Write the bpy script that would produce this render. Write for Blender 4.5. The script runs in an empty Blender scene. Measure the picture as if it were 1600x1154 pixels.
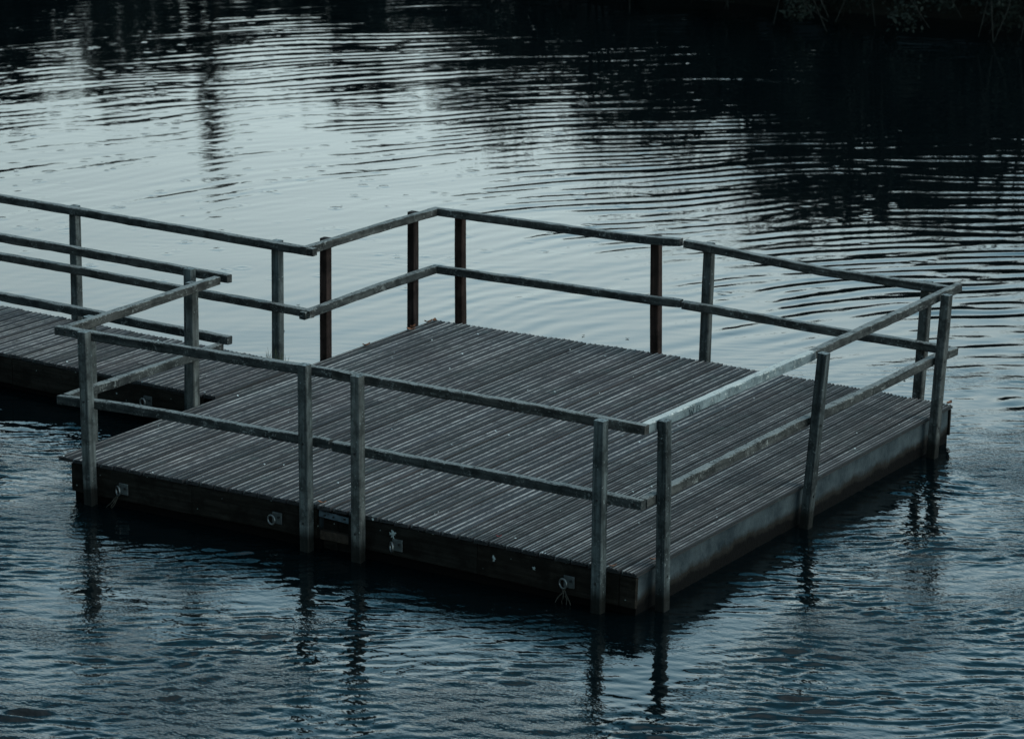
import bpy, bmesh, math, random
import numpy as np
from mathutils import Vector, Matrix, noise as mnoise

S = bpy.context.scene
COL = S.collection
R = math.radians

# ------------------------------------------------------------------ camera
def look_axes(yaw, pitch, roll):
    f = Vector((math.cos(pitch)*math.cos(yaw), math.cos(pitch)*math.sin(yaw), -math.sin(pitch)))
    r = Vector((math.sin(yaw), -math.cos(yaw), 0)); u = r.cross(f)
    return (r*math.cos(roll)+u*math.sin(roll), -r*math.sin(roll)+u*math.cos(roll), f)
CAM = Vector((10.40983851, -18.83177443, 7.15080343))
ax_r, ax_u, ax_f = look_axes(2.11820332, 0.257810199, 0.0149300294)
cd = bpy.data.cameras.new('camera'); cam = bpy.data.objects.new('camera', cd); COL.objects.link(cam)
M = Matrix((ax_r, ax_u, -ax_f)).transposed().to_4x4(); M.translation = CAM
cam.matrix_world = M
cd.sensor_width = 36; cd.lens = 4987.12/1600*36
cd.clip_end = 3000; cd.clip_start = .5
cd.dof.use_dof = True; cd.dof.focus_distance = 25.5; cd.dof.aperture_fstop = 3.6
S.camera = cam
FW = Vector((ax_f.x, ax_f.y, 0)).normalized(); RT = Vector((FW.y, -FW.x, 0))
def gp(s, t, z=0.0):                       # ground point: s metres to the right, t metres ahead of the camera's foot
    return Vector((CAM.x+RT.x*s+FW.x*t, CAM.y+RT.y*s+FW.y*t, z))
WATER = -0.33

# ------------------------------------------------------------------ sky and sun
w = bpy.data.worlds.new('World'); S.world = w; w.use_nodes = True
nt = w.node_tree; nt.nodes.clear()
def N(t, kind, **kw):
    n = t.nodes.new(kind)
    for k, v in kw.items(): setattr(n, k, v)
    return n
def L(t, a, b): t.links.new(a, b)
out = N(nt, 'ShaderNodeOutputWorld')
sky = N(nt, 'ShaderNodeTexSky', sky_type='NISHITA', sun_disc=False, sun_elevation=R(33), sun_rotation=R(78), air_density=2.0, dust_density=3.0)
bg1 = N(nt, 'ShaderNodeBackground'); bg1.inputs[1].default_value = .05
tint = N(nt, 'ShaderNodeMix', data_type='RGBA', blend_type='MULTIPLY'); tint.inputs[0].default_value = 1; tint.inputs[7].default_value = (.42, .78, 1.0, 1)   # thin cloud takes the warmth out
L(nt, sky.outputs[0], tint.inputs[6]); L(nt, tint.outputs[2], bg1.inputs[0])
tc = N(nt, 'ShaderNodeTexCoord'); sep = N(nt, 'ShaderNodeSeparateXYZ'); L(nt, tc.outputs['Generated'], sep.inputs[0])
rmp = N(nt, 'ShaderNodeValToRGB'); cr = rmp.color_ramp
cr.elements[0].position = 0; cr.elements[0].color = (1.30, 1.52, 1.52, 1)
cr.elements[1].position = 1; cr.elements[1].color = (.82, 1.00, 1.08, 1)
for p, c in ((.225, (1.27, 1.52, 1.55, 1)), (.30, (.98, 1.40, 1.58, 1)), (.39, (.50, .95, 1.20, 1)), (.50, (.07, .32, .47, 1)), (.72, (.07, .27, .39, 1)), (.86, (.68, .86, .93, 1))):
    e = cr.elements.new(p); e.color = c
L(nt, sep.outputs[2], rmp.inputs[0])
# the overcast is brighter towards the open water (+y, +x) than behind the viewer
vd = N(nt, 'ShaderNodeVectorMath', operation='DOT_PRODUCT'); L(nt, tc.outputs['Generated'], vd.inputs[0]); vd.inputs[1].default_value = (.70, .714, 0)
mr = N(nt, 'ShaderNodeMapRange'); L(nt, vd.outputs['Value'], mr.inputs[0])
mr.inputs[1].default_value = -.7; mr.inputs[2].default_value = .22; mr.inputs[3].default_value = .16; mr.inputs[4].default_value = 1.0
cl = N(nt, 'ShaderNodeTexNoise'); cl.inputs['Scale'].default_value = 2.2; cl.inputs['Detail'].default_value = 5
L(nt, tc.outputs['Generated'], cl.inputs['Vector'])
cm = N(nt, 'ShaderNodeMapRange'); L(nt, cl.outputs[0], cm.inputs[0]); cm.inputs[1].default_value = .3; cm.inputs[2].default_value = .7; cm.inputs[3].default_value = .86; cm.inputs[4].default_value = 1.12
mm = N(nt, 'ShaderNodeMath', operation='MULTIPLY'); L(nt, mr.outputs[0], mm.inputs[0]); L(nt, cm.outputs[0], mm.inputs[1])
vs2 = N(nt, 'ShaderNodeVectorMath', operation='DOT_PRODUCT'); L(nt, tc.outputs['Generated'], vs2.inputs[0]); vs2.inputs[1].default_value = Vector((-.60, .77, .21)).normalized()
sp2 = N(nt, 'ShaderNodeMapRange'); L(nt, vs2.outputs['Value'], sp2.inputs[0])       # a brighter break in the cloud over the far water
sp2.inputs[1].default_value = .955; sp2.inputs[2].default_value = 1.0; sp2.inputs[3].default_value = .92; sp2.inputs[4].default_value = 1.12
m3 = N(nt, 'ShaderNodeMath', operation='MULTIPLY'); L(nt, mm.outputs[0], m3.inputs[0]); L(nt, sp2.outputs[0], m3.inputs[1]); mm = m3
bg2 = N(nt, 'ShaderNodeBackground'); L(nt, rmp.outputs[0], bg2.inputs[0]); L(nt, mm.outputs[0], bg2.inputs[1])
ad = N(nt, 'ShaderNodeAddShader'); L(nt, bg1.outputs[0], ad.inputs[0]); L(nt, bg2.outputs[0], ad.inputs[1]); L(nt, ad.outputs[0], out.inputs[0])

ld = bpy.data.lights.new('sun', 'SUN'); ld.energy = 1.4; ld.angle = R(40); ld.color = (1, .96, .92)
sun = bpy.data.objects.new('sun', ld); COL.objects.link(sun)
sdir = Vector((math.sin(R(78))*math.cos(R(33)), math.cos(R(78))*math.cos(R(33)), math.sin(R(33))))
sun.rotation_euler = sdir.to_track_quat('Z', 'Y').to_euler()
S.view_settings.view_transform = 'Standard'; S.view_settings.look = 'None'; S.view_settings.gamma = 1
S.view_settings.exposure = 0.0

# ------------------------------------------------------------------ helpers
def link(o, parent=None):
    COL.objects.link(o)
    if parent: o.parent = parent
    return o
def tag(o, label=None, cat=None, group=None, kind=None):
    if label: o['label'] = label
    if cat: o['category'] = cat
    if group: o['group'] = group
    if kind: o['kind'] = kind
    return o
def empty(name, loc=(0, 0, 0)):
    o = bpy.data.objects.new(name, None); o.location = loc; o.empty_display_size = .2
    return link(o)
def mesh_obj(name, verts, faces, mat, parent=None, smooth=False):
    me = bpy.data.meshes.new(name); me.from_pydata(verts, [], faces); me.update()
    if mat: me.materials.append(mat)
    if smooth: me.polygons.foreach_set('use_smooth', [True]*len(me.polygons))
    return link(bpy.data.objects.new(name, me), parent)
def bm_obj(name, bm, mat, parent=None, smooth=False, loc=(0, 0, 0)):
    me = bpy.data.meshes.new(name); bm.to_mesh(me); bm.free()
    me.materials.append(mat)
    if smooth: me.polygons.foreach_set('use_smooth', [True]*len(me.polygons))
    o = bpy.data.objects.new(name, me); o.location = loc
    return link(o, parent)
rng = random.Random(7)

# ------------------------------------------------------------------ materials
def mat_new(name):
    m = bpy.data.materials.new(name); m.use_nodes = True; t = m.node_tree
    b = t.nodes['Principled BSDF']
    return m, t, b
def mix(t, fac, a, b, blend='MIX'):
    n = N(t, 'ShaderNodeMix', data_type='RGBA', blend_type=blend)
    for sock, v in ((n.inputs[0], fac), (n.inputs[6], a), (n.inputs[7], b)):
        if hasattr(v, 'is_output'): L(t, v, sock)
        else: sock.default_value = v if not isinstance(v, tuple) else (*v, 1)
    return n.outputs[2]
def rampv(t, v, lo, hi, a=0.0, b=1.0):
    n = N(t, 'ShaderNodeMapRange'); L(t, v, n.inputs[0])
    n.inputs[1].default_value = lo; n.inputs[2].default_value = hi; n.inputs[3].default_value = a; n.inputs[4].default_value = b
    return n.outputs[0]
def noise(t, vec, scale, detail=4, rough=.55):
    n = N(t, 'ShaderNodeTexNoise'); n.inputs['Scale'].default_value = scale; n.inputs['Detail'].default_value = detail; n.inputs['Roughness'].default_value = rough
    L(t, vec, n.inputs['Vector']); return n.outputs[0]
def math_n(t, op, a, b):
    n = N(t, 'ShaderNodeMath', operation=op)
    for i, v in enumerate((a, b)):
        if hasattr(v, 'is_output'): L(t, v, n.inputs[i])
        else: n.inputs[i].default_value = v
    return n.outputs[0]
def obj_coords(t, scale, shift=True):
    tcn = N(t, 'ShaderNodeTexCoord'); v = tcn.outputs['Object']
    if shift:
        oi = N(t, 'ShaderNodeObjectInfo'); cmb = N(t, 'ShaderNodeCombineXYZ')
        k = math_n(t, 'MULTIPLY', oi.outputs['Random'], 37.0)
        for i in range(3): L(t, k, cmb.inputs[i])
        ad_ = N(t, 'ShaderNodeVectorMath', operation='ADD'); L(t, v, ad_.inputs[0]); L(t, cmb.outputs[0], ad_.inputs[1]); v = ad_.outputs[0]
    mp = N(t, 'ShaderNodeMapping'); L(t, v, mp.inputs[0]); mp.inputs['Scale'].default_value = scale
    return mp.outputs[0], v
def timber_mat(name, dark, light, lichen=(.20, .23, .22), amount=.5, rough=.8, top=.25, wet=False):
    m, t, b = mat_new(name)
    gv, v = obj_coords(t, (1.6, 34, 34))
    g = noise(t, gv, 1.0, 6, .62); big = noise(t, v, 2.6, 3)
    c = mix(t, rampv(t, g, .36, .64), dark, light)
    blot = noise(t, v, 7.5, 6, .7); c = mix(t, rampv(t, blot, .46, .60, 0, .72), c, tuple(.42*x for x in dark))
    c = mix(t, rampv(t, big, .35, .7, 0, .45), c, tuple(.5*x for x in dark))
    oi = N(t, 'ShaderNodeObjectInfo'); c = mix(t, 1.0, c, mix(t, oi.outputs['Random'], (.80, .86, .88), (1.12, 1.05, 1.0)), 'MULTIPLY')
    geo = N(t, 'ShaderNodeNewGeometry'); sp = N(t, 'ShaderNodeSeparateXYZ'); L(t, geo.outputs['Normal'], sp.inputs[0])
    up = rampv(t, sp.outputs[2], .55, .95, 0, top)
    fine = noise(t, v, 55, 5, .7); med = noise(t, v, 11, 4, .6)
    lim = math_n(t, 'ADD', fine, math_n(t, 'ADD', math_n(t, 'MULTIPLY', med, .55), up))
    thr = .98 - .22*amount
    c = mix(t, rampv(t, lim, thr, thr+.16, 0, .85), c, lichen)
    dk = noise(t, v, 23, 4, .65); c = mix(t, rampv(t, dk, .60, .74, 0, .6), c, tuple(.3*x for x in dark))
    if wet:                              # slimy wet foot of a post that stands in the water
        spx = N(t, 'ShaderNodeSeparateXYZ'); tco = N(t, 'ShaderNodeTexCoord'); L(t, tco.outputs['Object'], spx.inputs[0])
        c = mix(t, rampv(t, math_n(t, 'ADD', spx.outputs[0], math_n(t, 'MULTIPLY', blot, .25)), .60, .52, 0, .9), c, (.006, .006, .005))
    L(t, c, b.inputs['Base Color']); b.inputs['Roughness'].default_value = rough
    b.inputs['Specular IOR Level'].default_value = .1
    bp = N(t, 'ShaderNodeBump'); bp.inputs['Strength'].default_value = .7; bp.inputs['Distance'].default_value = .004
    L(t, math_n(t, 'ADD', g, math_n(t, 'MULTIPLY', fine, .6)), bp.inputs['Height']); L(t, bp.outputs[0], b.inputs['Normal'])
    return m
M_rail = timber_mat('weathered_rail_timber', (.025, .028, .028), (.078, .081, .078), (.235, .245, .235), .58, top=.24)
M_post = timber_mat('weathered_post_timber', (.044, .050, .050), (.136, .150, .148), (.28, .32, .32), .35, top=.2, wet=True)
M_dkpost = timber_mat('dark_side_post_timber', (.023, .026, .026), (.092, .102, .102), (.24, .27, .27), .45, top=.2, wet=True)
M_red = timber_mat('reddish_post_timber', (.019, .0125, .011), (.048, .031, .027), (.12, .09, .08), .0, top=.1)
M_pale = timber_mat('silvered_new_timber', (.165, .195, .203), (.28, .305, .305), (.58, .575, .53), .42, top=.34)
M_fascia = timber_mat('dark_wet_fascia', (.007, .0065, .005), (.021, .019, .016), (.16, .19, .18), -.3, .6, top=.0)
def add_specks(m, scale, gate, col, size=.11):
    t = m.node_tree; b = t.nodes['Principled BSDF']; old = b.inputs['Base Color'].links[0].from_socket
    tcn = N(t, 'ShaderNodeTexCoord'); v = tcn.outputs['Object']
    vo = N(t, 'ShaderNodeTexVoronoi'); vo.inputs['Scale'].default_value = scale; L(t, v, vo.inputs['Vector'])
    gt_ = math_n(t, 'GREATER_THAN', noise(t, v, 3.1, 3), gate)
    sz = math_n(t, 'LESS_THAN', math_n(t, 'ADD', vo.outputs['Distance'], math_n(t, 'MULTIPLY', noise(t, v, 60, 3), .12)), size)
    L(t, mix(t, math_n(t, 'MULTIPLY', sz, gt_), old, col), b.inputs['Base Color'])
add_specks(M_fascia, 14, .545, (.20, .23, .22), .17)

def deck_mat():
    m, t, b = mat_new('grooved_deck_boards')
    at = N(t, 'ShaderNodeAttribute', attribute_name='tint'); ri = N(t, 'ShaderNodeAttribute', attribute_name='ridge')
    gv, v = obj_coords(t, (55, 2.2, 20), False)
    g = noise(t, gv, 1.0, 6, .65); big = noise(t, v, 1.7, 4); fine = noise(t, v, 70, 4, .7)
    c = mix(t, rampv(t, g, .3, .72), (.011, .0105, .011), (.056, .051, .054))
    c = mix(t, 1.0, c, at.outputs['Color'], 'MULTIPLY')
    c = mix(t, rampv(t, big, .42, .66, 0, .6), c, mix(t, .5, c, (.020, .030, .028)))
    ridge_wear_light = math_n(t, 'MULTIPLY', math_n(t, 'MAXIMUM', ri.outputs['Fac'], 0.0), math_n(t, 'MULTIPLY', rampv(t, noise(t, v, 9, 5, .7), .34, .62, .2, 1.0), rampv(t, noise(t, v, 1.3, 3), .36, .62, .45, 1.1)))
    c = mix(t, ridge_wear_light, c, (.33, .322, .312))  # worn ridges, with the light caught on rib edges painted in
    vor = N(t, 'ShaderNodeTexVoronoi'); vor.inputs['Scale'].default_value = 7.5; L(t, v, vor.inputs['Vector'])
    spk = math_n(t, 'MULTIPLY', math_n(t, 'LESS_THAN', vor.outputs['Distance'], .075), math_n(t, 'GREATER_THAN', noise(t, v, 3.3, 2), .50))
    c = mix(t, spk, c, (.42, .46, .46))
    c = mix(t, rampv(t, ri.outputs['Fac'], 0, -.6, 0, .85), c, (.006, .007, .007))      # shade in the grooves painted in as near-black colour
    alg = rampv(t, noise(t, v, 4.2, 5, .7), .58, .74, 0, .55); c = mix(t, alg, c, (.055, .078, .074))
    L(t, c, b.inputs['Base Color']); b.inputs['Roughness'].default_value = .78; b.inputs['Specular IOR Level'].default_value = .3
    bp = N(t, 'ShaderNodeBump'); bp.inputs['Strength'].default_value = .6; bp.inputs['Distance'].default_value = .003
    L(t, math_n(t, 'ADD', g, fine), bp.inputs['Height']); L(t, bp.outputs[0], b.inputs['Normal'])
    return m
M_deck = deck_mat()
def float_mat():
    m, t, b = mat_new('stained_pontoon_concrete')
    tcn = N(t, 'ShaderNodeTexCoord'); v = tcn.outputs['Object']; sp = N(t, 'ShaderNodeSeparateXYZ'); L(t, v, sp.inputs[0])
    mp = N(t, 'ShaderNodeMapping'); L(t, v, mp.inputs[0]); mp.inputs['Scale'].default_value = (1.6, 1.6, 1.6)
    a = noise(t, mp.outputs[0], 2.4, 6, .65); f = noise(t, v, 26, 5, .65)
    c = mix(t, rampv(t, a, .3, .7), (.010, .016, .020), (.052, .066, .072))
    c = mix(t, rampv(t, f, .5, .8, 0, .5), c, (.04, .05, .05))
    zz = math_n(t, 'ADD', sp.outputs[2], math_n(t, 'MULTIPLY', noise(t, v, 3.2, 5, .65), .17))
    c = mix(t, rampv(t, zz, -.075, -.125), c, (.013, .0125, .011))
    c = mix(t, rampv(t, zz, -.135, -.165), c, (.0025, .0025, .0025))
    L(t, c, b.inputs['Base Color']); b.inputs['Roughness'].default_value = .85; b.inputs['Specular IOR Level'].default_value = .06
    bp = N(t, 'ShaderNodeBump'); bp.inputs['Distance'].default_value = .006; L(t, f, bp.inputs['Height']); L(t, bp.outputs[0], b.inputs['Normal'])
    return m
M_float = float_mat()
def simple(name, col, rough=.6, metal=0, var=.5, scale=30):
    m, t, b = mat_new(name); _, v = obj_coords(t, (1, 1, 1))
    f = noise(t, v, scale, 5, .6)
    c = mix(t, rampv(t, f, .3, .7), tuple(x*(1-var) for x in col), tuple(min(1, x*(1+var*.6)) for x in col))
    L(t, c, b.inputs['Base Color']); b.inputs['Roughness'].default_value = rough; b.inputs['Metallic'].default_value = metal
    if rough > .7: b.inputs['Specular IOR Level'].default_value = .12
    return m
M_galv = simple('galvanised_plate', (.060, .068, .068), .6, .2)
M_ring = simple('bright_steel_ring', (.19, .20, .20), .35, .8, .3)
M_rope = simple('frayed_rope', (.045, .042, .035), .9)
M_bolt = simple('dark_bolt_head', (.012, .014, .015), .5, .2)
M_coupler = simple('blue_grey_coupling_plate', (.075, .105, .125), .5, .1)
M_beam = simple('brown_coupling_beam', (.045, .033, .025), .8)
M_drop = simple('pale_bird_droppings', (.26, .30, .295), .9, 0, .4, 60)
M_leafo = simple('orange_dead_leaf', (.26, .10, .045), .7, 0, .5, 40)
M_leafd = simple('dark_wet_leaf', (.03, .026, .018), .6)
M_leafr = simple('red_dead_leaf', (.36, .03, .03), .6)
M_grass = simple('dry_grass_blades', (.06, .075, .045), .8)
M_mark = simple('scratched_letter_strokes', (.055, .075, .082), .9)
M_bank = simple('dark_bank_soil', (.008, .009, .007), .95, 0, .6, 1.5)
M_leafA = simple('dark_evergreen_leaves', (.007, .011, .009), .75, 0, .5, 6)
M_leafB = simple('dull_willow_leaves', (.010, .016, .013), .75, 0, .5, 6)
M_bark = simple('grey_brown_bark', (.014, .013, .011), .9, 0, .5, 12)
M_twig = simple('bare_grey_twigs', (.017, .019, .017), .9, 0, .6, 9)

# ------------------------------------------------------------------ timber members
BASIS = {}
def timber(name, pts, wid, hgt, mat, parent, side=None, seg=.11, jit=.0022, cham=.006):
    """A sawn timber swept along pts (world), local X along its length; wid is across, hgt is along the section's own up."""
    pts = [Vector(p) for p in pts]; o = pts[0]
    X = (pts[-1]-o).normalized()
    Y = Vector(side) if side else Vector((0, 0, 1)).cross(X)
    Y = (Y - X*Y.dot(X)).normalized(); Z = X.cross(Y)
    B = Matrix((X, Y, Z))
    loc = [B @ (p-o) for p in pts]
    xs = [0.0]; n = max(2, int(loc[-1].x/seg))
    xs = sorted(set([loc[-1].x*i/n for i in range(n+1)]))
    def cen(x):
        for a, b in zip(loc, loc[1:]):
            if x <= b.x+1e-6:
                f = (x-a.x)/max(1e-6, b.x-a.x); return a.lerp(b, f)
        return loc[-1]
    a, b, c = wid/2, hgt/2, cham
    prof = [(-a+c, -b), (a-c, -b), (a, -b+c), (a, b-c), (a-c, b), (-a+c, b), (-a, b-c), (-a, -b+c)]
    V = []; F = []
    ph = rng.random()*50
    for i, x in enumerate(xs):
        m = cen(x); dy = mnoise.noise(Vector((x*.9, ph, 0)))*.006; dz = mnoise.noise(Vector((x*.9, ph, 9)))*.005
        for (py, pz) in prof:
            e = c if i in (0, len(xs)-1) else 0
            V.append((x, m.y+dy+py*(1-e*6)+rng.uniform(-jit, jit), m.z+dz+pz*(1-e*6)+rng.uniform(-jit, jit)))
    k = 8
    for i in range(len(xs)-1):
        for j in range(k):
            F.append((i*k+j, i*k+(j+1) % k, (i+1)*k+(j+1) % k, (i+1)*k+j))
    F.append(tuple(reversed(range(k)))); F.append(tuple((len(xs)-1)*k+j for j in range(k)))
    ob = mesh_obj(name, V, F, mat, parent)
    mt = B.transposed().to_4x4(); mt.translation = o; ob.matrix_basis = mt; BASIS[ob.name] = mt.copy()
    return ob
def disc(name, centre, normal, rad, dep, mat, parent_obj):
    bm = bmesh.new()
    bmesh.ops.create_cone(bm, cap_ends=True, segments=10, radius1=rad, radius2=rad*.8, depth=dep)
    bmesh.ops.rotate(bm, verts=bm.verts, matrix=Vector(normal).to_track_quat('Z', 'Y').to_matrix())
    ob = bm_obj(name, bm, mat, None)
    ob.location = centre
    ob.parent = parent_obj; ob.matrix_parent_inverse = BASIS.get(parent_obj.name, Matrix()).inverted()
    return ob
def boxbm(bm, lo, hi):
    r = bmesh.ops.create_cube(bm, size=1)
    for v in r['verts']:
        v.co = Vector([(lo[i]+hi[i])/2+v.co[i]*(hi[i]-lo[i]) for i in range(3)])
    return r['verts']
def box(name, lo, hi, mat, parent, bev=.004):
    bm = bmesh.new(); boxbm(bm, lo, hi)
    if bev: bmesh.ops.bevel(bm, geom=bm.edges[:], offset=bev, segments=1, affect='EDGES')
    return bm_obj(name, bm, mat, parent)
def tube(bm, pts, radii, k=6):
    pts = [Vector(p) for p in pts]; rings = []
    for i, p in enumerate(pts):
        d = (pts[min(i+1, len(pts)-1)]-pts[max(i-1, 0)]).normalized()
        a = d.orthogonal().normalized(); b = d.cross(a)
        r_ = radii[i] if hasattr(radii, '__len__') else radii
        rings.append([bm.verts.new(p+(a*math.cos(2*math.pi*j/k)+b*math.sin(2*math.pi*j/k))*r_) for j in range(k)])
    for A, B in zip(rings, rings[1:]):
        # keep rings from twisting
        off = min(range(k), key=lambda q: (A[0].co-B[q].co).length)
        for j in range(k): bm.faces.new((A[j], A[(j+1) % k], B[(j+1+off) % k], B[(j+off) % k]))
    bm.faces.new(rings[0][::-1]); bm.faces.new(rings[-1])

# ------------------------------------------------------------------ decks
LX, LY = 5.262, 5.47
def hump(x): return .030*max(0, 1-abs(x+LX/2)/(LX/2))
def deck(parent, x0, x1, nboards, y0f, y1f, zf, style):
    """grooved boards running across; one mesh, each board its own ribbed bar with gaps between"""
    V = []; F = []; tint = []; ridge = []
    pitch = (x1-x0)/nboards
    for bI in range(nboards):
        gap = rng.choice([.012, .014, .018, .022, .028]); xa = x0+bI*pitch+gap/2; wd = pitch-gap
        st = style(x0+(bI+.5)*pitch)
        prof = []                        # (x, z, ridge)
        def seg(u0, u1, z, rdg): prof.append((u0, z, rdg)); prof.append((u1, z, rdg))
        if st == 0:                      # two broad treads with a worn ridge, painted as catching light, beside each groove
            e = .0
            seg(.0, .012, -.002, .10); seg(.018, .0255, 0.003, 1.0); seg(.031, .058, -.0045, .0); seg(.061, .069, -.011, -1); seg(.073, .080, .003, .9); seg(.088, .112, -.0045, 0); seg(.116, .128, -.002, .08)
            sc = wd/.130
        else:                            # four ribs
            for q in range(4):
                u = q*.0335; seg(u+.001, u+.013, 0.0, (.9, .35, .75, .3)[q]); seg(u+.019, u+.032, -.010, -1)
            sc = wd/.131
        prof = [(min(wd, u*sc), z, r_) for u, z, r_ in prof]
        cuts = [0.0, 1.0]
        if rng.random() < .22: cuts = [0.0, rng.choice([.34, .5, .66])+rng.uniform(-.02, .02), 1.0]
        for c0, c1 in zip(cuts, cuts[1:]):
            tn = rng.choice([rng.uniform(.5, .8), rng.uniform(.8, 1.1), rng.uniform(.8, 1.1), rng.uniform(1.1, 1.4)]); tb = rng.uniform(-.06, .08); tn3 = (tn*(1+tb), tn, tn*(1-tb*.6)+.02)
            ya0 = y0f(xa); yb0 = y1f(xa); e0 = rng.uniform(-.009, .009) if c0 == 0 else .0025; e1 = rng.uniform(-.009, .009) if c1 == 1 else -.0025
            ya = ya0+(yb0-ya0)*c0+e0; yb = ya0+(yb0-ya0)*c1+e1
            dz = rng.uniform(-.003, .0025); tz = rng.uniform(-.0018, .0018); ns = max(3, int((yb-ya)/.3))
            base = len(V); P = len(prof); ph = rng.random()*90
            for i in range(ns+1):
                f = i/ns; y = ya+(yb-ya)*f
                wv = mnoise.noise(Vector((y*1.3, ph, 0)))*.0022
                wz = mnoise.noise(Vector((y*1.1, ph, 7)))*.0018
                for (u, z, r_) in prof:
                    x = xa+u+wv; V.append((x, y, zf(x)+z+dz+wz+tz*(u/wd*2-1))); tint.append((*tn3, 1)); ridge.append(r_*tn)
                for u in (wd, 0.0):
                    V.append((xa+u+wv, y, zf(xa)-.032)); tint.append((.5, .5, .5, 1)); ridge.append(0)
            K = P+2
            for i in range(ns):
                for j in range(K):
                    F.append((base+i*K+j, base+i*K+(j+1) % K, base+(i+1)*K+(j+1) % K, base+(i+1)*K+j))
            F.append(tuple(base+j for j in range(K))); F.append(tuple(base+ns*K+j for j in reversed(range(K))))
    ob = mesh_obj('deck', V, F, M_deck, parent)
    me = ob.data
    a = me.color_attributes.new('tint', 'FLOAT_COLOR', 'POINT'); a.data.foreach_set('color', np.array(tint, 'f').ravel())
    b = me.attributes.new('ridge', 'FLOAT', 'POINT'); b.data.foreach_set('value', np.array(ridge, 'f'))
    bm = bmesh.new(); bm.from_mesh(me); bmesh.ops.recalc_face_normals(bm, faces=bm.faces); bm.to_mesh(me); bm.free()
    return ob

# ------------------------------------------------------------------ the platform
plat = empty('floating_platform', (0, 0, 0))
tag(plat, 'square floating wooden platform of grooved boards with timber railings on every side', 'platform')
mid = -LX/2
def sty(x): return 0 if (x < -1.9 or (x < -1.2 and rng.random() < .5)) else 1
for x0, x1 in ((-LX, mid-.004), (mid+.004, 0.0)):
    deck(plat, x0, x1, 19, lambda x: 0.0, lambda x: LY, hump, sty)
# pontoons under each half
def pontoon(parent, lo, hi, tilt=hump, mat=M_float):
    bm = bmesh.new(); vs = boxbm(bm, lo, hi)
    bmesh.ops.subdivide_edges(bm, edges=[e for e in bm.edges if abs((e.verts[0].co-e.verts[1].co).z) < .01], cuts=8, use_grid_fill=True)
    for v in bm.verts:
        v.co.z += tilt(v.co.x)
        v.co += Vector((rng.uniform(-.004, .004), rng.uniform(-.004, .004), 0))
    return bm_obj('pontoon', bm, mat, parent)
pontoon(plat, (-LX+.13, .045, -.62), (mid-.14, LY-.03, -.036))
pontoon(plat, (mid+.14, .045, -.62), (-.035, LY-.03, -.036))
# front and back fascia boards, in lengths
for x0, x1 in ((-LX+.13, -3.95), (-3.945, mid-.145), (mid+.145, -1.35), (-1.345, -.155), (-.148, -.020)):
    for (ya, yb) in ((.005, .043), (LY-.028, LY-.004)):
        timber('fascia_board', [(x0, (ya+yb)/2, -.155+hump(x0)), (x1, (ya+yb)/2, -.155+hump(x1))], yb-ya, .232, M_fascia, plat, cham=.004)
# seam coupling
box('coupling_beam', (mid-.16, .05, -.255), (mid+.16, .10, -.185), M_beam, plat)
box('coupling_beam', (mid-.14, .09, -.34), (mid-.012, .16, -.02), M_fascia, plat)
box('coupling_beam', (mid-.006, .09, -.34), (mid+.14, .16, -.02), M_fascia, plat)
pl = timber('coupling_plate', [(mid-.135, .028, -.045), (mid+.145, .028, -.058)], .012, .048, M_coupler, plat, cham=.002)
for dx in (-.08, .0, .1): disc('bolt', (mid+dx, .018, -.050), (0, -1, 0), .009, .01, M_bolt, pl)

PW = .085
def post(parent, x, y, top, lean=(0, 0), mat=M_post, low=-.62, wx=PW, wy=.078, boltdir=None, boltz=(-.11, .51)):
    """upright; x, y is its centre at deck level, lean is the shift of the top"""
    k = (top-low)/(top-0)
    bot = (x-lean[0]*(-low/top), y-lean[1]*(-low/top), low)
    p = timber('post', [bot, (x+lean[0], y+lean[1], top)], wx, wy, mat, parent, side=(1, 0, 0), seg=.3, jit=.0012)
    if boltdir:
        for z in boltz:
            f = z/top
            c = Vector((x+lean[0]*f, y+lean[1]*f, z))+Vector(boltdir)*((wy if abs(boltdir[1]) else wx)/2)
            disc('bolt', c, boltdir, .011, .012, M_bolt, p)
    return p
# front side (four), right side (three), back side (four), left side (four)
for x, tp, ln in ((-4.915, 1.065, (-.03, 0)), (-2.838, 1.114, (-.012, 0)), (-2.368, 1.102, (-.01, 0)), (-.300, 1.092, (-.004, 0))):
    post(plat, x, -.040, tp, ln, boltdir=(0, -1, 0))
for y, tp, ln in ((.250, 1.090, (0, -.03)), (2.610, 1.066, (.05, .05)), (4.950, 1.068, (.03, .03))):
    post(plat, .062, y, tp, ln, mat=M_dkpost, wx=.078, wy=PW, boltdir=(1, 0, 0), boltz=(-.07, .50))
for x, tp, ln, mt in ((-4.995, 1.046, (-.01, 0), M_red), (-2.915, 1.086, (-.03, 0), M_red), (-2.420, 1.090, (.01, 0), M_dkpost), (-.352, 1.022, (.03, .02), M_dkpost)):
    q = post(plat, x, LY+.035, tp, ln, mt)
    if mt is M_red: q['label'] = 'reddish brown post'
for y, tp, mt in ((.465, 1.036, M_post), (1.815, 1.052, M_post), (3.760, 1.079, M_red), (5.165, 1.072, M_red)):
    q = post(plat, -LX-.040, y, tp, (0, 0), mt, wx=.078, wy=PW)
    if mt is M_red: q['label'] = 'reddish brown post'

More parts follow.
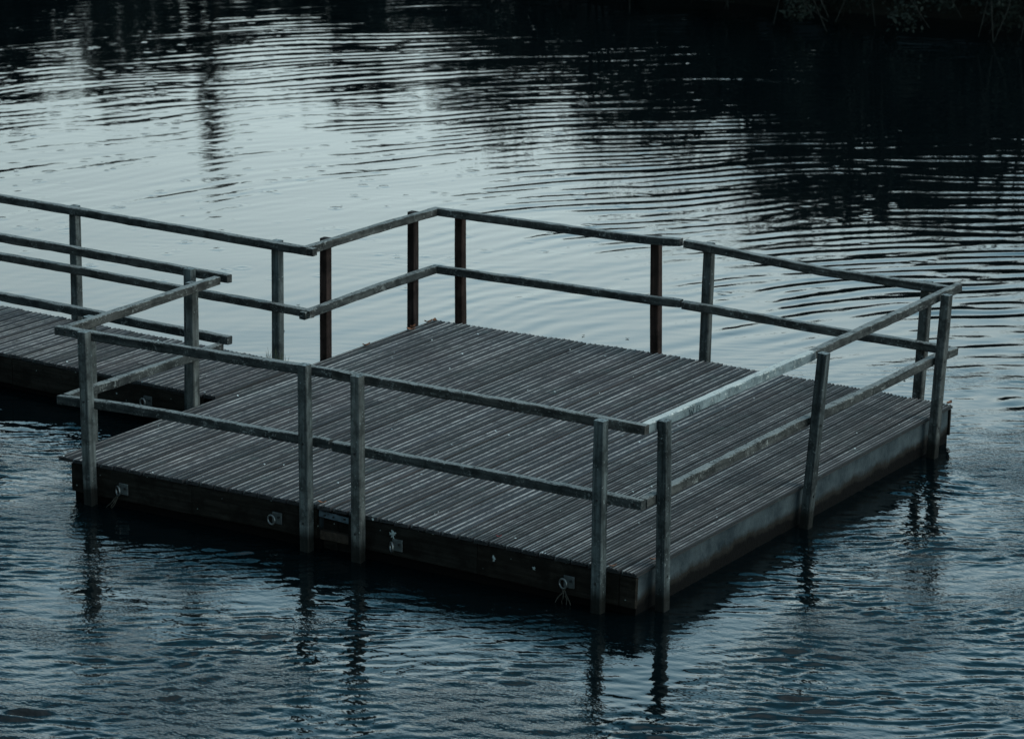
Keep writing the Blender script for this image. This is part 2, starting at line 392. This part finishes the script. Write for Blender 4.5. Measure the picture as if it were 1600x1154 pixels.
RT_ = .071
def rail(name, parent, pts, mat=M_rail, wid=.068, hgt=RT_):
    return timber(name, [(x, y, z-hgt/2) for x, y, z in pts], wid, hgt, mat, parent)
yF = .037                                   # front rails sit on the inner face of the front posts
rail('top_rail', plat, [(-5.275, yF, 1.052), (-4.19, yF, 1.066), (-2.64, yF, 1.092)])
rail('top_rail', plat, [(-2.637, yF, 1.093), (-1.185, yF, 1.098), (.022, yF, 1.091)])
rail('mid_rail', plat, [(-5.272, yF, .487), (-4.57, yF, .522), (-2.665, yF, .546)])
rail('mid_rail', plat, [(-2.637, yF, .541), (-1.18, yF, .544), (.010, yF, .541)])
xR = -.013
pale = rail('top_rail', plat, [(xR, .076, 1.084), (xR, 1.76, 1.076), (xR, 2.70, 1.060)], M_pale)
pale['label'] = 'pale silvery length of handrail with scratched letters'
rail('top_rail', plat, [(xR, 2.704, 1.059), (xR, 5.47, 1.056)])
rail('mid_rail', plat, [(xR, .076, .538), (xR, 1.80, .553), (xR, 2.655, .545)])
rail('mid_rail', plat, [(xR, 2.66, .545), (xR, 5.05, .522), (xR, 5.455, .508)])
yB = LY-.041
rail('top_rail', plat, [(-5.190, yB, 1.073), (-4.9, yB, 1.080), (-3.03, yB, 1.090), (-2.648, yB, 1.113)])
rail('top_rail', plat, [(-2.612, yB, 1.106), (-1.27, yB, 1.038), (-.052, yB, 1.032)])
rail('mid_rail', plat, [(-5.190, yB, .528), (-3.0, yB, .548), (-2.628, yB, .562)])
rail('mid_rail', plat, [(-2.612, yB, .552), (-1.12, yB, .520), (-.052, yB, .511)])
xL = -LX+.035
rail('top_rail', plat, [(xL, 3.315, 1.088), (xL, 4.47, 1.087), (xL, 5.464, 1.074)])
rail('mid_rail', plat, [(xL, 3.29, .514), (xL, 4.47, .533), (xL, 5.464, .530)])
rail('top_rail', plat, [(xL, .076, 1.043), (xL, 2.065, 1.066)])
rail('mid_rail', plat, [(xL, .076, .492), (xL, 2.10, .484)])
for c_, pr_ in (((-.035, yF-.034, 1.052), 'top_rail.001'), ((-1.62, yF-.034, 1.056), 'top_rail.001'), ((-5.17, yF-.034, 1.018), 'top_rail'), ((-.05, yF-.034, .506), 'mid_rail.001')):
    disc('bolt', c_, (0, -1, 0), .012, .014, M_bolt, bpy.data.objects[pr_])
# scratched letters on the pale rail: W and B as thin strokes
z0, hh = 1.010, .047
def letter(pp):
    bm_ = bmesh.new(); tube(bm_, [(xR+.0345, y, z) for y, z in pp], .0028, 4)
    o = bm_obj('scratched_letter', bm_, M_mark, pale); o.matrix_parent_inverse = BASIS[pale.name].inverted()
letter([(.665, z0+hh), (.680, z0), (.697, z0+hh*.7), (.713, z0), (.733, z0+hh)])
letter([(.776, z0-.004), (.782, z0+hh+.006), (.812, z0+hh+.001), (.822, z0+hh*.74), (.806, z0+hh*.5), (.783, z0+hh*.47), (.815, z0+hh*.42), (.824, z0+hh*.16), (.804, z0-.002), (.778, z0-.003)])

# mooring plates with rings
def mooring(parent, x, y, z, rope=False, turn=0.0, splat=False):
    pl = box('mooring_plate', (x-.045, y-.010, z-.045), (x+.045, y, z+.045), M_galv, parent, .003)
    bm = bmesh.new(); cx = x-.035; cz = z-.012; r0 = .036
    n = 18; k = 6; rings = []
    for i in range(n):
        a = 2*math.pi*i/n; c = Vector((cx+math.cos(a)*r0*math.cos(turn), y-.032-math.cos(a)*r0*math.sin(turn), cz+math.sin(a)*r0)); d = (c-Vector((cx, y-.032, cz))).normalized(); e = Vector((math.sin(turn), math.cos(turn), 0))
        rings.append([bm.verts.new(c+(d*math.cos(2*math.pi*j/k)+e*math.sin(2*math.pi*j/k))*.0075) for j in range(k)])
    for i in range(n):
        A = rings[i]; B = rings[(i+1) % n]
        for j in range(k): bm.faces.new((A[j], A[(j+1) % k], B[(j+1) % k], B[j]))
    bmesh.ops.recalc_face_normals(bm, faces=bm.faces)
    bm_obj('ring', bm, M_ring, pl, True)
    disc('bolt', (x+.018, y-.012, z+.01), (0, -1, 0), .012, .012, M_bolt, pl)
    if rope:
        bm = bmesh.new(); q = random.Random(int(x*100))
        for s_ in range(4):
            p = Vector((cx+q.uniform(-.006, .012), y-.030, cz-.03)); pts = [p]
            dr = q.uniform(-.9, .9) if rope == 1 else q.uniform(-1.6, -.4)
            for i in range(6):
                p = p+Vector((dr*.018+q.uniform(-.01, .01), q.uniform(-.004, .004), -.020+q.uniform(-.008, .006))); pts.append(p)
            tube(bm, pts, [.006, .006, .005, .005, .0045, .004, .003], 5)
        bm_obj('rope', bm, M_rope, pl)
    return pl
mooring(plat, -4.610, .003, -.165, 2, .5)
mooring(plat, -3.135, .003, -.140, False, .15)
mooring(plat, -2.040, .003, -.158, False, .7)
mooring(plat, -.560, .003, -.165, 1, .25)
# bird droppings on the front fascia
def splat(cx, cz, r0, seed):
    q = random.Random(seed); bm = bmesh.new(); n = 22
    c = bm.verts.new((cx, -.003, cz)); vs = []
    for i in range(n):
        a = 2*math.pi*i/n; r_ = r0*q.uniform(.35, 1.15); vs.append(bm.verts.new((cx+math.cos(a)*r_, .001, cz+math.sin(a)*r_*1.1)))
    for i in range(n): bm.faces.new((c, vs[(i+1) % n], vs[i]))
    bmesh.ops.recalc_face_normals(bm, faces=bm.faces); bm_obj('dropping_stain', bm, M_drop, plat)
splat(-2.085, -.080, .034, 1); splat(-1.20, -.105, .022, 4); splat(-.86, -.12, .015, 5)

# ------------------------------------------------------------------ the gangway
gang = empty('gangway', (-5.35, 2.1, 0))
tag(gang, 'narrow wooden gangway with timber rails leading left from the square platform', 'gangway')
GS = .052
def gy(x, off): return 2.10+(-5.30-x)*GS+off      # the gangway runs slightly askew of the platform
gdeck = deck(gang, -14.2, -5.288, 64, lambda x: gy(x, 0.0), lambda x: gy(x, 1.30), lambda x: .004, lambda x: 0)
gdeck.matrix_parent_inverse = Matrix.Translation((5.35, -2.1, 0))
GI = Matrix.Translation((5.35, -2.1, 0))
def g_adopt(o): o.matrix_parent_inverse = GI; return o
def gpost(x, off, top=1.10):
    g_adopt(post(gang, x, gy(x, off), top, (0, 0)))
for x in (-5.515, -7.90, -10.28): gpost(x, -.044, 1.094)
for x in (-5.605, -7.975, -10.33): gpost(x, 1.335, 1.076)
def grail(name, x0, x1, off, z): g_adopt(rail(name, gang, [(x0, gy(x0, off), z), ((x0+x1)/2, gy((x0+x1)/2, off), z-.006), (x1, gy(x1, off), z)]))
grail('top_rail', -14.2, -5.14, .032, 1.082); grail('mid_rail', -14.2, -5.145, .032, .548)
grail('top_rail', -14.2, -5.135, 1.262, 1.082); grail('mid_rail', -14.2, -5.165, 1.262, .527)
for x0, x1 in ((-14.2, -10.2), (-10.19, -7.62), (-7.61, -5.42)):
    for off in (.018, 1.285):
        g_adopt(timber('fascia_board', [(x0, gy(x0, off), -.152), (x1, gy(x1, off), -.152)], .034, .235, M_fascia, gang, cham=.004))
bm = bmesh.new(); vs = boxbm(bm, (-14.1, .06, -.62), (-5.55, 1.25, -.05))
for v in bm.verts: v.co.y += gy(v.co.x, 0)
g_adopt(bm_obj('pontoon', bm, M_float, gang))
mp_ = mooring(gang, -6.03, gy(-6.03, 0)-.001, -.155, False, .3); mp_.matrix_parent_inverse = GI

# ------------------------------------------------------------------ fallen leaves and little things on the deck
def leaf_mesh(name, mat, L_=.06, W_=.035, curl=.02, seed=0):
    q = random.Random(seed); V = []; F = []
    n = 6
    for i in range(n+1):
        f = i/n; wv = W_*math.sin(math.pi*min(1, f*.93+.04))*.5
        z = curl*(2*f-1)**2
        V += [(L_*(f-.5), -wv, z+curl*.6), (L_*(f-.5), 0, z), (L_*(f-.5), wv, z+curl*.5*q.uniform(.3, 1.2))]
    for i in range(n):
        for j in range(2): a = i*3+j; F.append((a, a+1, a+4, a+3))
    me = bpy.data.meshes.new(name); me.from_pydata(V, [], F); me.materials.append(mat)
    return me
LM = [leaf_mesh('leaf_orange', M_leafo, .095, .060, .018, 1), leaf_mesh('leaf_dark', M_leafd, .075, .05, .010, 2), leaf_mesh('leaf_red', M_leafr, .045, .03, .012, 3)]
def put_leaf(me, p, rz, label, group, sc=1.0, ry=0.0):
    o = bpy.data.objects.new('fallen_leaf', me); o.location = p; o.rotation_euler = (rng.uniform(-.2, .2), ry, rz); o.scale = (sc, sc, sc)
    link(o); tag(o, label, 'leaf', group); return o
G1 = 'orange leaves caught on the platform edges'
put_leaf(LM[0], (-5.20, 4.98, .012), .5, 'orange dead leaf left of the foot of the back corner post', G1, .85)
put_leaf(LM[0], (-5.225, 5.06, .016), 1.6, 'curled orange dead leaf against the foot of the back corner post', G1, .9)
put_leaf(LM[0], (-5.215, 5.30, .014), 1.2, 'orange dead leaf on the back corner tip between two reddish posts', G1, 1.0)
put_leaf(LM[0], (-5.20, 5.38, .014), 2.1, 'smaller orange dead leaf at the very back corner of the deck', G1, .8)
put_leaf(LM[0], (-5.205, 4.26, .012), 1.3, 'orange dead leaf on the left deck edge midway between the two reddish posts', G1, .95)
put_leaf(LM[0], (-2.745, .030, .040), .2, 'orange dead leaf at the foot of the left of the two middle front posts', G1, .75)
put_leaf(LM[0], (-.045, .315, .012), .9, 'orange dead leaf beside the foot of the front corner post on the right side', G1, .75)
put_leaf(LM[0], (-.215, .020, .012), .9, 'orange dead leaf at the foot of the front post nearest the front corner', G1, .6)
put_leaf(LM[0], (-.030, 5.43, .014), 1.5, 'orange dead leaf on the plank end sticking out past the right corner post', G1, .9)
put_leaf(LM[2], (-1.235, .120, .020), .4, 'tiny red leaf on the front edge of the deck', None, 1.0)
G2 = 'dark leaves floating on the water'
def wpix(px, py, z=WATER):
    d_ = ax_f*4987.12+ax_r*(px-800)-ax_u*(py-577); k = (z-CAM.z)/d_.z; return CAM+d_*k
for i, (p, lab) in enumerate((((-6.9, 5.35), 'dark leaf floating just beyond the gangway handrail beside its far post'),
                 ((-4.05, 7.0), 'dark leaf floating behind the back mid rail close to the back corner'),
                 ((-4.45, 6.85), 'dark leaf floating just behind the second back post from the corner'),
                 ((-7.4, 6.3), 'dark leaf floating between the reddish left posts seen above the mid rail'),
                 ((-1.2, 7.1), 'dark leaf floating behind the grey back post right of the rail joint'))):
    put_leaf(LM[1], (p[0], p[1], WATER+.004), rng.uniform(0, 6), lab, G2, .5)
# grass sprouting on the gangway's end
bm = bmesh.new()
for i in range(26):
    b = Vector((-5.45+rng.uniform(-.16, .06), 3.30+rng.uniform(-.03, .03), 0)); hh = rng.uniform(.05, .15); tl = Vector((rng.uniform(-.04, .04), rng.uniform(-.03, .03), hh))
    tube(bm, [b, b+tl*.5+Vector((0, 0, hh*.06)), b+tl], [.0022, .0018, .0006], 4)
gt = bm_obj('grass_tuft', bm, M_grass); tag(gt, 'small tuft of dry grass sprouting at the gangway end beside its far post', 'grass tuft')

# ------------------------------------------------------------------ water
def axis(segs):
    o = []
    for a, b, d in segs:
        n = max(1, int(round((b-a)/d))); o += [a+(b-a)*i/n for i in range(n)]
    o.append(segs[-1][1]); return np.array(o)
sA = axis([(-600, -120, 120), (-120, -30, 15), (-30, -11, 1.5), (-11, 11, .030), (11, 30, 1.5), (30, 120, 15), (120, 600, 120)])
tA = axis([(-200, -20, 60), (-20, 17.6, 3), (17.6, 24, .015), (24, 32, .022), (32, 47, .030), (47, 53, .05), (53, 70, 1.0), (70, 160, 10), (160, 900, 120)])
Sg, Tg = np.meshgrid(sA, tA)
nr = np.random.default_rng(11)
def sstep(a, b, x):
    u = np.clip((x-a)/(b-a), 0, 1); return u*u*(3-2*u)
def lump(scale, seed, n=10):
    q = np.random.default_rng(seed); v = np.zeros_like(Sg)
    for i in range(n):
        an = q.uniform(0, 2*np.pi); k = 2*np.pi/scale*q.uniform(.5, 1.5); v += np.sin(k*(np.cos(an)*Sg+np.sin(an)*Tg)+q.uniform(0, 6.28))
    return v/np.sqrt(n/2)
inner = sstep(-11, -10, Sg)*(1-sstep(10, 11, Sg))*sstep(17.6, 18.2, Tg)*(1-sstep(51, 53, Tg))
Hh = np.zeros_like(Sg)
w1, w2 = lump(4.6, 1), lump(4.2, 2)
Sw, Tw = Sg+.08*w1, Tg+.08*w2
# rings spreading from the platform's far corner over the open water behind it
right = sstep(-5.5, 2.5, Sg+.18*(Tg-36))
front = sstep(27.6, 31.0, Tg+1.1*np.clip(Sg-2.2, 0, 5))
ringamp = (.10+.90*front)*(.30+.70*right)*(1+.85*sstep(1.2, 4.0, Sg))*(1-.50*sstep(35, 39.5, Tg)*sstep(1.2, 3.6, Sg))*(.72+.28*lump(4.5, 3))
for i in range(18):
    lam = nr.uniform(.22, .38) if i < 15 else nr.uniform(.38, .5); k = 2*np.pi/lam
    cs, ct = 6.2+nr.normal(0, .9), 25.4+nr.normal(0, .9)
    rr = np.hypot(Sw-cs, Tw-ct)
    env = .5+.5*np.clip(lump(3.6, 30+i, 6), -1, 1)
    Hh += ringamp*env*np.sin(k*rr+nr.uniform(0, 6.28))*(.0390/np.sqrt(9))/k
for i in range(14):                     # a weaker set crossing it
    lam = nr.uniform(.16, .34); k = 2*np.pi/lam; an = nr.normal(R(112), R(20))
    env = np.clip(lump(2.6, 130+i, 6), 0, 1.3)
    Hh += env*(.35+.65*right)*np.sin(k*(np.cos(an)*Sw+np.sin(an)*Tw)+nr.uniform(0, 6.28))*(.0120/np.sqrt(7))/k
# short wind chop on the near side
chop = (1-sstep(23.5, 29.5, Tg-.12*np.abs(Sg)))
patch = np.clip(.75+.30*lump(2.2, 5), .25, 1.4)
env = [np.clip(.5+.6*lump(1.1, 60+j, 8), 0, 1.5) for j in range(6)]
NC = 72
calm = .72+.28*sstep(.2, 2.6, np.maximum(np.maximum(-3.0-Sg+0*Tg, Sg-4.6), np.where(Sg < .9, 21.2+(.9-Sg)*.61, 21.2+(Sg-.9)*1.64)-Tg))
for i in range(NC):
    lam = math.exp(nr.uniform(math.log(.085), math.log(.235))); k = 2*np.pi/lam
    an = nr.normal(R(97), R(21)); sl = .108 if lam > .13 else .110
    fade = np.where(Tg > 30, .08, 1) if lam < .15 else 1
    Hh += (.035+.965*chop)*patch*calm*env[i % 6]*fade*np.sin(k*(np.cos(an)*Sw+np.sin(an)*Tw)+nr.uniform(0, 6.28))*(sl*1.8/np.sqrt(NC/2))/k
# slow undulation everywhere
for i in range(10):
    lam = nr.uniform(.8, 2.6); k = 2*np.pi/lam; an = nr.normal(R(100), R(35))
    Hh += np.sin(k*(np.cos(an)*Sg+np.sin(an)*Tg)+nr.uniform(0, 6.28))*(.0034/np.sqrt(5))/k
# drops of rain on the still water: little rings
nx = len(sA)
for i in range(1150):
    s0 = nr.uniform(-9.5, 4.5); t0 = nr.uniform(31.5, 50)
    if nr.random() < .25: s0 = nr.uniform(-9, 9)
    a0, a1 = np.searchsorted(sA, [s0-.2, s0+.2]); b0, b1 = np.searchsorted(tA, [t0-.2, t0+.2])
    rr = np.hypot(Sg[b0:b1, a0:a1]-s0, Tg[b0:b1, a0:a1]-t0); r0 = nr.uniform(0, .075); lam = nr.uniform(.07, .10)
    Hh[b0:b1, a0:a1] += np.cos(2*np.pi*(rr-r0)/lam)*np.exp(-((rr-r0)/.038)**2)*nr.uniform(.0008, .0032)
Hh *= inner
X = CAM.x+RT.x*Sg+FW.x*Tg; Y = CAM.y+RT.y*Sg+FW.y*Tg
co = np.stack([X, Y, WATER+Hh], -1).reshape(-1, 3).astype('f')
ny = len(tA); idx = np.arange(nx*ny).reshape(ny, nx)
quad = np.stack([idx[:-1, :-1], idx[:-1, 1:], idx[1:, 1:], idx[1:, :-1]], -1).reshape(-1, 4)
me = bpy.data.meshes.new('water'); me.vertices.add(len(co)); me.vertices.foreach_set('co', co.ravel())
me.loops.add(quad.size); me.loops.foreach_set('vertex_index', quad.ravel().astype('i'))
me.polygons.add(len(quad)); me.polygons.foreach_set('loop_start', np.arange(0, quad.size, 4, dtype='i'))
me.polygons.foreach_set('use_smooth', np.ones(len(quad), 'i'))
at = me.attributes.new('chop', 'FLOAT', 'POINT'); at.data.foreach_set('value', (chop*np.clip(patch, 0, 1.2)*inner+.02).astype('f').ravel())
me.update(calc_edges=True)
wat = link(bpy.data.objects.new('water', me)); tag(wat, kind='structure')
m, t, b = mat_new('dark_river_water'); me.materials.append(m)
b.inputs['Base Color'].default_value = (.0008, .0028, .0036, 1); b.inputs['Roughness'].default_value = .025; b.inputs['IOR'].default_value = 1.333
tcn = N(t, 'ShaderNodeTexCoord'); mp = N(t, 'ShaderNodeMapping'); L(t, tcn.outputs['Object'], mp.inputs[0])
mp.inputs['Rotation'].default_value = (0, 0, -math.atan2(RT.y, RT.x)); mp.inputs['Scale'].default_value = (.62, 1, 1)
ca = N(t, 'ShaderNodeAttribute', attribute_name='chop')
n1 = noise(t, mp.outputs[0], 15, 2, .5); n2 = noise(t, mp.outputs[0], 42, 2, .5)
pm = rampv(t, noise(t, mp.outputs[0], 1.1, 3), .42, .62)
hsum = math_n(t, 'ADD', math_n(t, 'MULTIPLY', n1, .0055), math_n(t, 'MULTIPLY', math_n(t, 'MULTIPLY', n2, .0080), pm))
bp = N(t, 'ShaderNodeBump'); bp.inputs['Strength'].default_value = 1; bp.inputs['Distance'].default_value = 1.0
L(t, math_n(t, 'MULTIPLY', hsum, ca.outputs['Fac']), bp.inputs['Height']); L(t, bp.outputs[0], b.inputs['Normal'])

# ------------------------------------------------------------------ far bank
curve = [(-160, 100), (-60, 98), (-30, 96), (-14, 92), (-6, 84), (-3.2, 74), (-1.0, 62), (.8, 55.5), (2.2, 52.8), (4.5, 51.4), (6.5, 50.6), (8.5, 49.8), (12, 48.6), (30, 46), (70, 44), (160, 44)]
V = []; F = []; prof = [(-.6, -.9), (0, -.40), (.5, .05), (1.6, .35), (5, .6), (30, 1.2), (140, 3), (700, 4)]
fine_c = []
for (a, b_) in zip(curve, curve[1:]):
    n = max(1, int(math.hypot(b_[0]-a[0], b_[1]-a[1])/1.2)) if abs(a[0]) < 40 else 4
    n = min(n, 24)
    fine_c += [(a[0]+(b_[0]-a[0])*i/n, a[1]+(b_[1]-a[1])*i/n) for i in range(n)]
fine_c.append(curve[-1])
for i, (s_, t_) in enumerate(fine_c):
    for j, (d_, z_) in enumerate(prof):
        jt = rng.uniform(-.25, .25) if 0 < j < 5 else 0
        p = gp(s_, t_+d_+jt, z_+(rng.uniform(-.08, .12) if j > 1 else 0)); V.append(p)
K = len(prof)
for i in range(len(fine_c)-1):
    for j in range(K-1): a = i*K+j; F.append((a, a+K, a+K+1, a+1))
bank = mesh_obj('bank', V, F, M_bank); tag(bank, kind='structure')

# ------------------------------------------------------------------ trees and bushes
def leaf_cloud(bm, centres, nleaf, size, q):
    for _ in range(nleaf):
        c, rad = q.choice(centres)
        d = Vector((q.gauss(0, 1), q.gauss(0, 1), q.gauss(0, 1))).normalized()*rad*(q.random()**.45)
        p = c+d
        a = Vector((q.gauss(0, 1), q.gauss(0, 1), q.gauss(0, .6))).normalized(); b_ = a.orthogonal().normalized()*q.uniform(.4, .7)
        s_ = size*q.uniform(.6, 1.3)
        vs = [bm.verts.new(p+a*s_), bm.verts.new(p+b_*s_*.8), bm.verts.new(p-a*s_*.8), bm.verts.new(p-b_*s_*.8)]
        bm.faces.new(vs)
def make_tree(name, H, W_, seed, nleaf, lsize, leafmat, slim=False):
    q = random.Random(seed)
    root = bpy.data.objects.new(name, None); link(root)
    bt = bmesh.new(); cs = []
    tr = [Vector((q.uniform(-.1, .1)*i*.3, q.uniform(-.1, .1)*i*.3, H*.86*i/6)) for i in range(7)]
    tube(bt, tr, [H*.022*(1-.13*i) for i in range(7)], 7)
    nl = 16 if not slim else 22
    for i in range(nl):
        f = q.uniform(.10 if not slim else .06, .98); k = f*6; j = min(5, int(k)); base = tr[j].lerp(tr[j+1], k-j)
        an = q.uniform(0, 6.28); reach = W_*.5*(1-(2*f-.85)**2*.6)*q.uniform(.5, 1.05)
        tip = base+Vector((math.cos(an)*reach, math.sin(an)*reach, H*(.10 if not slim else .07)*q.uniform(.2, 1.3)))
        midp = base.lerp(tip, .5)+Vector((0, 0, reach*.12))
        tube(bt, [base, midp, tip], [H*.008, H*.005, H*.002], 5)
        cr_ = (W_*q.uniform(.14, .26)) if not slim else W_*q.uniform(.25, .42)
        cs.append((tip, cr_)); cs.append((midp, cr_*.8))
    cs.append((tr[-1]+Vector((0, 0, H*.07)), W_*.13 if not slim else W_*.25))
    bm_obj('trunk', bt, M_bark, root)
    bl = bmesh.new(); leaf_cloud(bl, cs, nleaf, lsize, q); bm_obj('crown', bl, leafmat, root)
    return root
def copy_tree(o):
    c = o.copy(); COL.objects.link(c)
    for ch in [x for x in bpy.data.objects if x.parent == o]:
        d = ch.copy(); COL.objects.link(d); d.parent = c
    return c
protos = [make_tree('broad_tree', 10, 8.0, 1, 5200, .26, M_leafA), make_tree('broad_tree', 10, 6.5, 2, 4800, .26, M_leafA), make_tree('broad_tree', 10, 9.5, 3, 5600, .28, M_leafB)]
pop = make_tree('poplar_tree', 10, 1.0, 4, 1350, .11, M_leafA, True)
used = set()
def plant(s_, t_, H, kind, label, wide=1.0):
    pr = protos[kind]
    o = pr if kind not in used else copy_tree(pr); used.add(kind)
    k = H/10; o.location = gp(s_, t_, .5); o.scale = (k*wide, k*wide, k); o.rotation_euler = (0, 0, rng.uniform(0, 6.28))
    tag(o, label, 'tree', 'trees along the far bank')
def s_at(px, t_): return (px-800)/4987*t_*1.03
# (pixel column of its reflection, distance, height, kind, width)
TREES = [(-260, 118, 13.0, 0, 1.2), (-90, 112, 12.0, 1, 1.3), (40, 118, 12.6, 2, .8), (165, 110, 11.2, 0, .8), (280, 115, 11.6, 1, 1.15), (390, 118, 11.0, 1, .55), (462, 117, 11.1, 1, .62),
         (535, 112, 11.0, 1, .95), (600, 104, 10.2, 0, .9), (700, 100, 9.7, 2, .8), (800, 96, 9.3, 1, 1.0), (900, 92, 8.9, 0, .9),
         (1000, 90, 9.1, 2, .8), (1110, 88, 9.3, 1, 1.0), (1210, 86, 9.7, 0, .9), (1310, 84, 9.7, 2, .8), (1410, 82, 9.7, 1, 1.0), (1520, 80, 9.8, 0, 1.0), (1640, 78, 10.0, 2, .9), (1790, 78, 10.3, 1, 1.1)]
words = ['leftmost', 'second', 'third', 'fourth', 'fifth', 'sixth', 'seventh', 'eighth', 'ninth', 'tenth', 'eleventh', 'twelfth', 'thirteenth', 'fourteenth', 'fifteenth', 'sixteenth', 'seventeenth', 'eighteenth', 'nineteenth', 'rightmost']
kn = ['dense dark tree', 'narrow dark tree', 'broad pale tree']
for i, (px, t_, H, k, wd) in enumerate(TREES):
    plant(s_at(px, t_), t_, H, k, '%s, %s in the far bank tree row' % (kn[k], words[i] if i in (0, 19) else words[i]+' from the left'), wd)
pop.location = gp(s_at(338, 106), 106, .5); pop.scale = (1.4, 1.4, 1.36)
tag(pop, 'tall slender poplar rising above the far bank trees, mirrored as a dark streak at left', 'tree')

# low bushes on the near part of the far bank, their twigs hanging over the water
def make_bush(name, s_, t_, H, W_, seed, nleaf, label, lm=M_leafB, ntw=60, hang=.5):
    q = random.Random(seed); root = empty(name, gp(s_, t_, .1))
    bt = bmesh.new(); bt2 = bmesh.new(); cs = []
    for i in range(ntw):
        an = q.uniform(0, 6.28); fwd = q.random()
        a = Vector((math.cos(an)*W_*.12, math.sin(an)*W_*.12, 0)); rch = W_*.5*q.uniform(.4, 1.05)
        dv = Vector((math.cos(an), math.sin(an), 0)); top = H*q.uniform(.35, 1.0)
        pts = [a, a+dv*rch*.35+Vector((0, 0, top*.75)), a+dv*rch*.7+Vector((0, 0, top))]
        dr = q.uniform(0, hang)*top
        pts += [a+dv*rch*.95+Vector((q.uniform(-.2, .2), q.uniform(-.2, .2), top-dr*.5)), a+dv*rch*1.08+Vector((q.uniform(-.3, .3), q.uniform(-.3, .3), max(-.3, top-dr*1.1)))]
        tube(bt, pts, [.035, .026, .018, .012, .006], 5)
        for _ in range(4):
            b0 = pts[2].lerp(pts[3], q.random()); e_ = b0+Vector((q.uniform(-.5, .5), q.uniform(-.5, .5), q.uniform(-.6, .2)))
            m_ = b0.lerp(e_, .5)+Vector((q.uniform(-.12, .12), q.uniform(-.12, .12), q.uniform(-.1, .1)))
            tube(bt, [b0, m_, e_], [.011, .008, .004], 4)
        cs.append((pts[2], W_*.13)); cs.append((pts[3], W_*.11)); cs.append((pts[1], W_*.12))
    bm_obj('branches', bt, M_twig, root)
    for i in range(16):                 # the skirt of leaves that hangs over the water
        c = RT*(W_*.5*q.uniform(-1, 1))-FW*q.uniform(1.0, 2.4)+Vector((0, 0, q.uniform(-.15, .7))); cs.append((c, q.uniform(.22, .42))); cs.append((c, q.uniform(.2, .36)))
        e_ = c-FW*q.uniform(.1, .5)+RT*q.uniform(-.5, .5); e_.z = q.uniform(-.42, -.1)
        tube(bt2, [c*.3+Vector((0, 0, 1.2)), c+Vector((0, 0, .35)), (c+e_)/2+Vector((q.uniform(-.1, .1), 0, .1)), e_], [.02, .016, .011, .006], 5)
    bm_obj('twigs', bt2, M_twig, root)
    bl = bmesh.new(); leaf_cloud(bl, cs+cs[-32:]*2, int(nleaf*2.2), .046, q); bm_obj('foliage', bl, M_leafB, root)
    tag(root, label, 'bush', 'bushes overhanging the far bank'); return root
make_bush('bush', 1.2, 55.2, 2.6, 4.0, 21, 5200, 'low dark bush at the top edge above the middle of the back rail', M_leafA, 46)
make_bush('bush', 3.4, 52.6, 3.2, 4.4, 22, 6400, 'dark leafy bush overhanging the far water left of the tangled pale-twigged bush', M_leafA, 60, .7)
make_bush('bush', 5.6, 51.4, 3.6, 4.2, 23, 5200, 'tangled bush with pale bare twigs drooping to the water at the upper right', M_leafB, 95, .95)
make_bush('bush', 8.0, 50.4, 3.8, 4.6, 24, 4200, 'sparse bush with long hanging stems at the top right corner', M_leafB, 70, 1.1)
make_bush('bush', 10.8, 49.6, 4.2, 5.0, 25, 5200, 'rounded dark bush on the bank just right of the picture edge', M_leafA, 50)
make_bush('bush', 14.5, 48.8, 4.4, 5.4, 26, 5200, 'wide dark bush farthest right along the bank', M_leafA, 50)
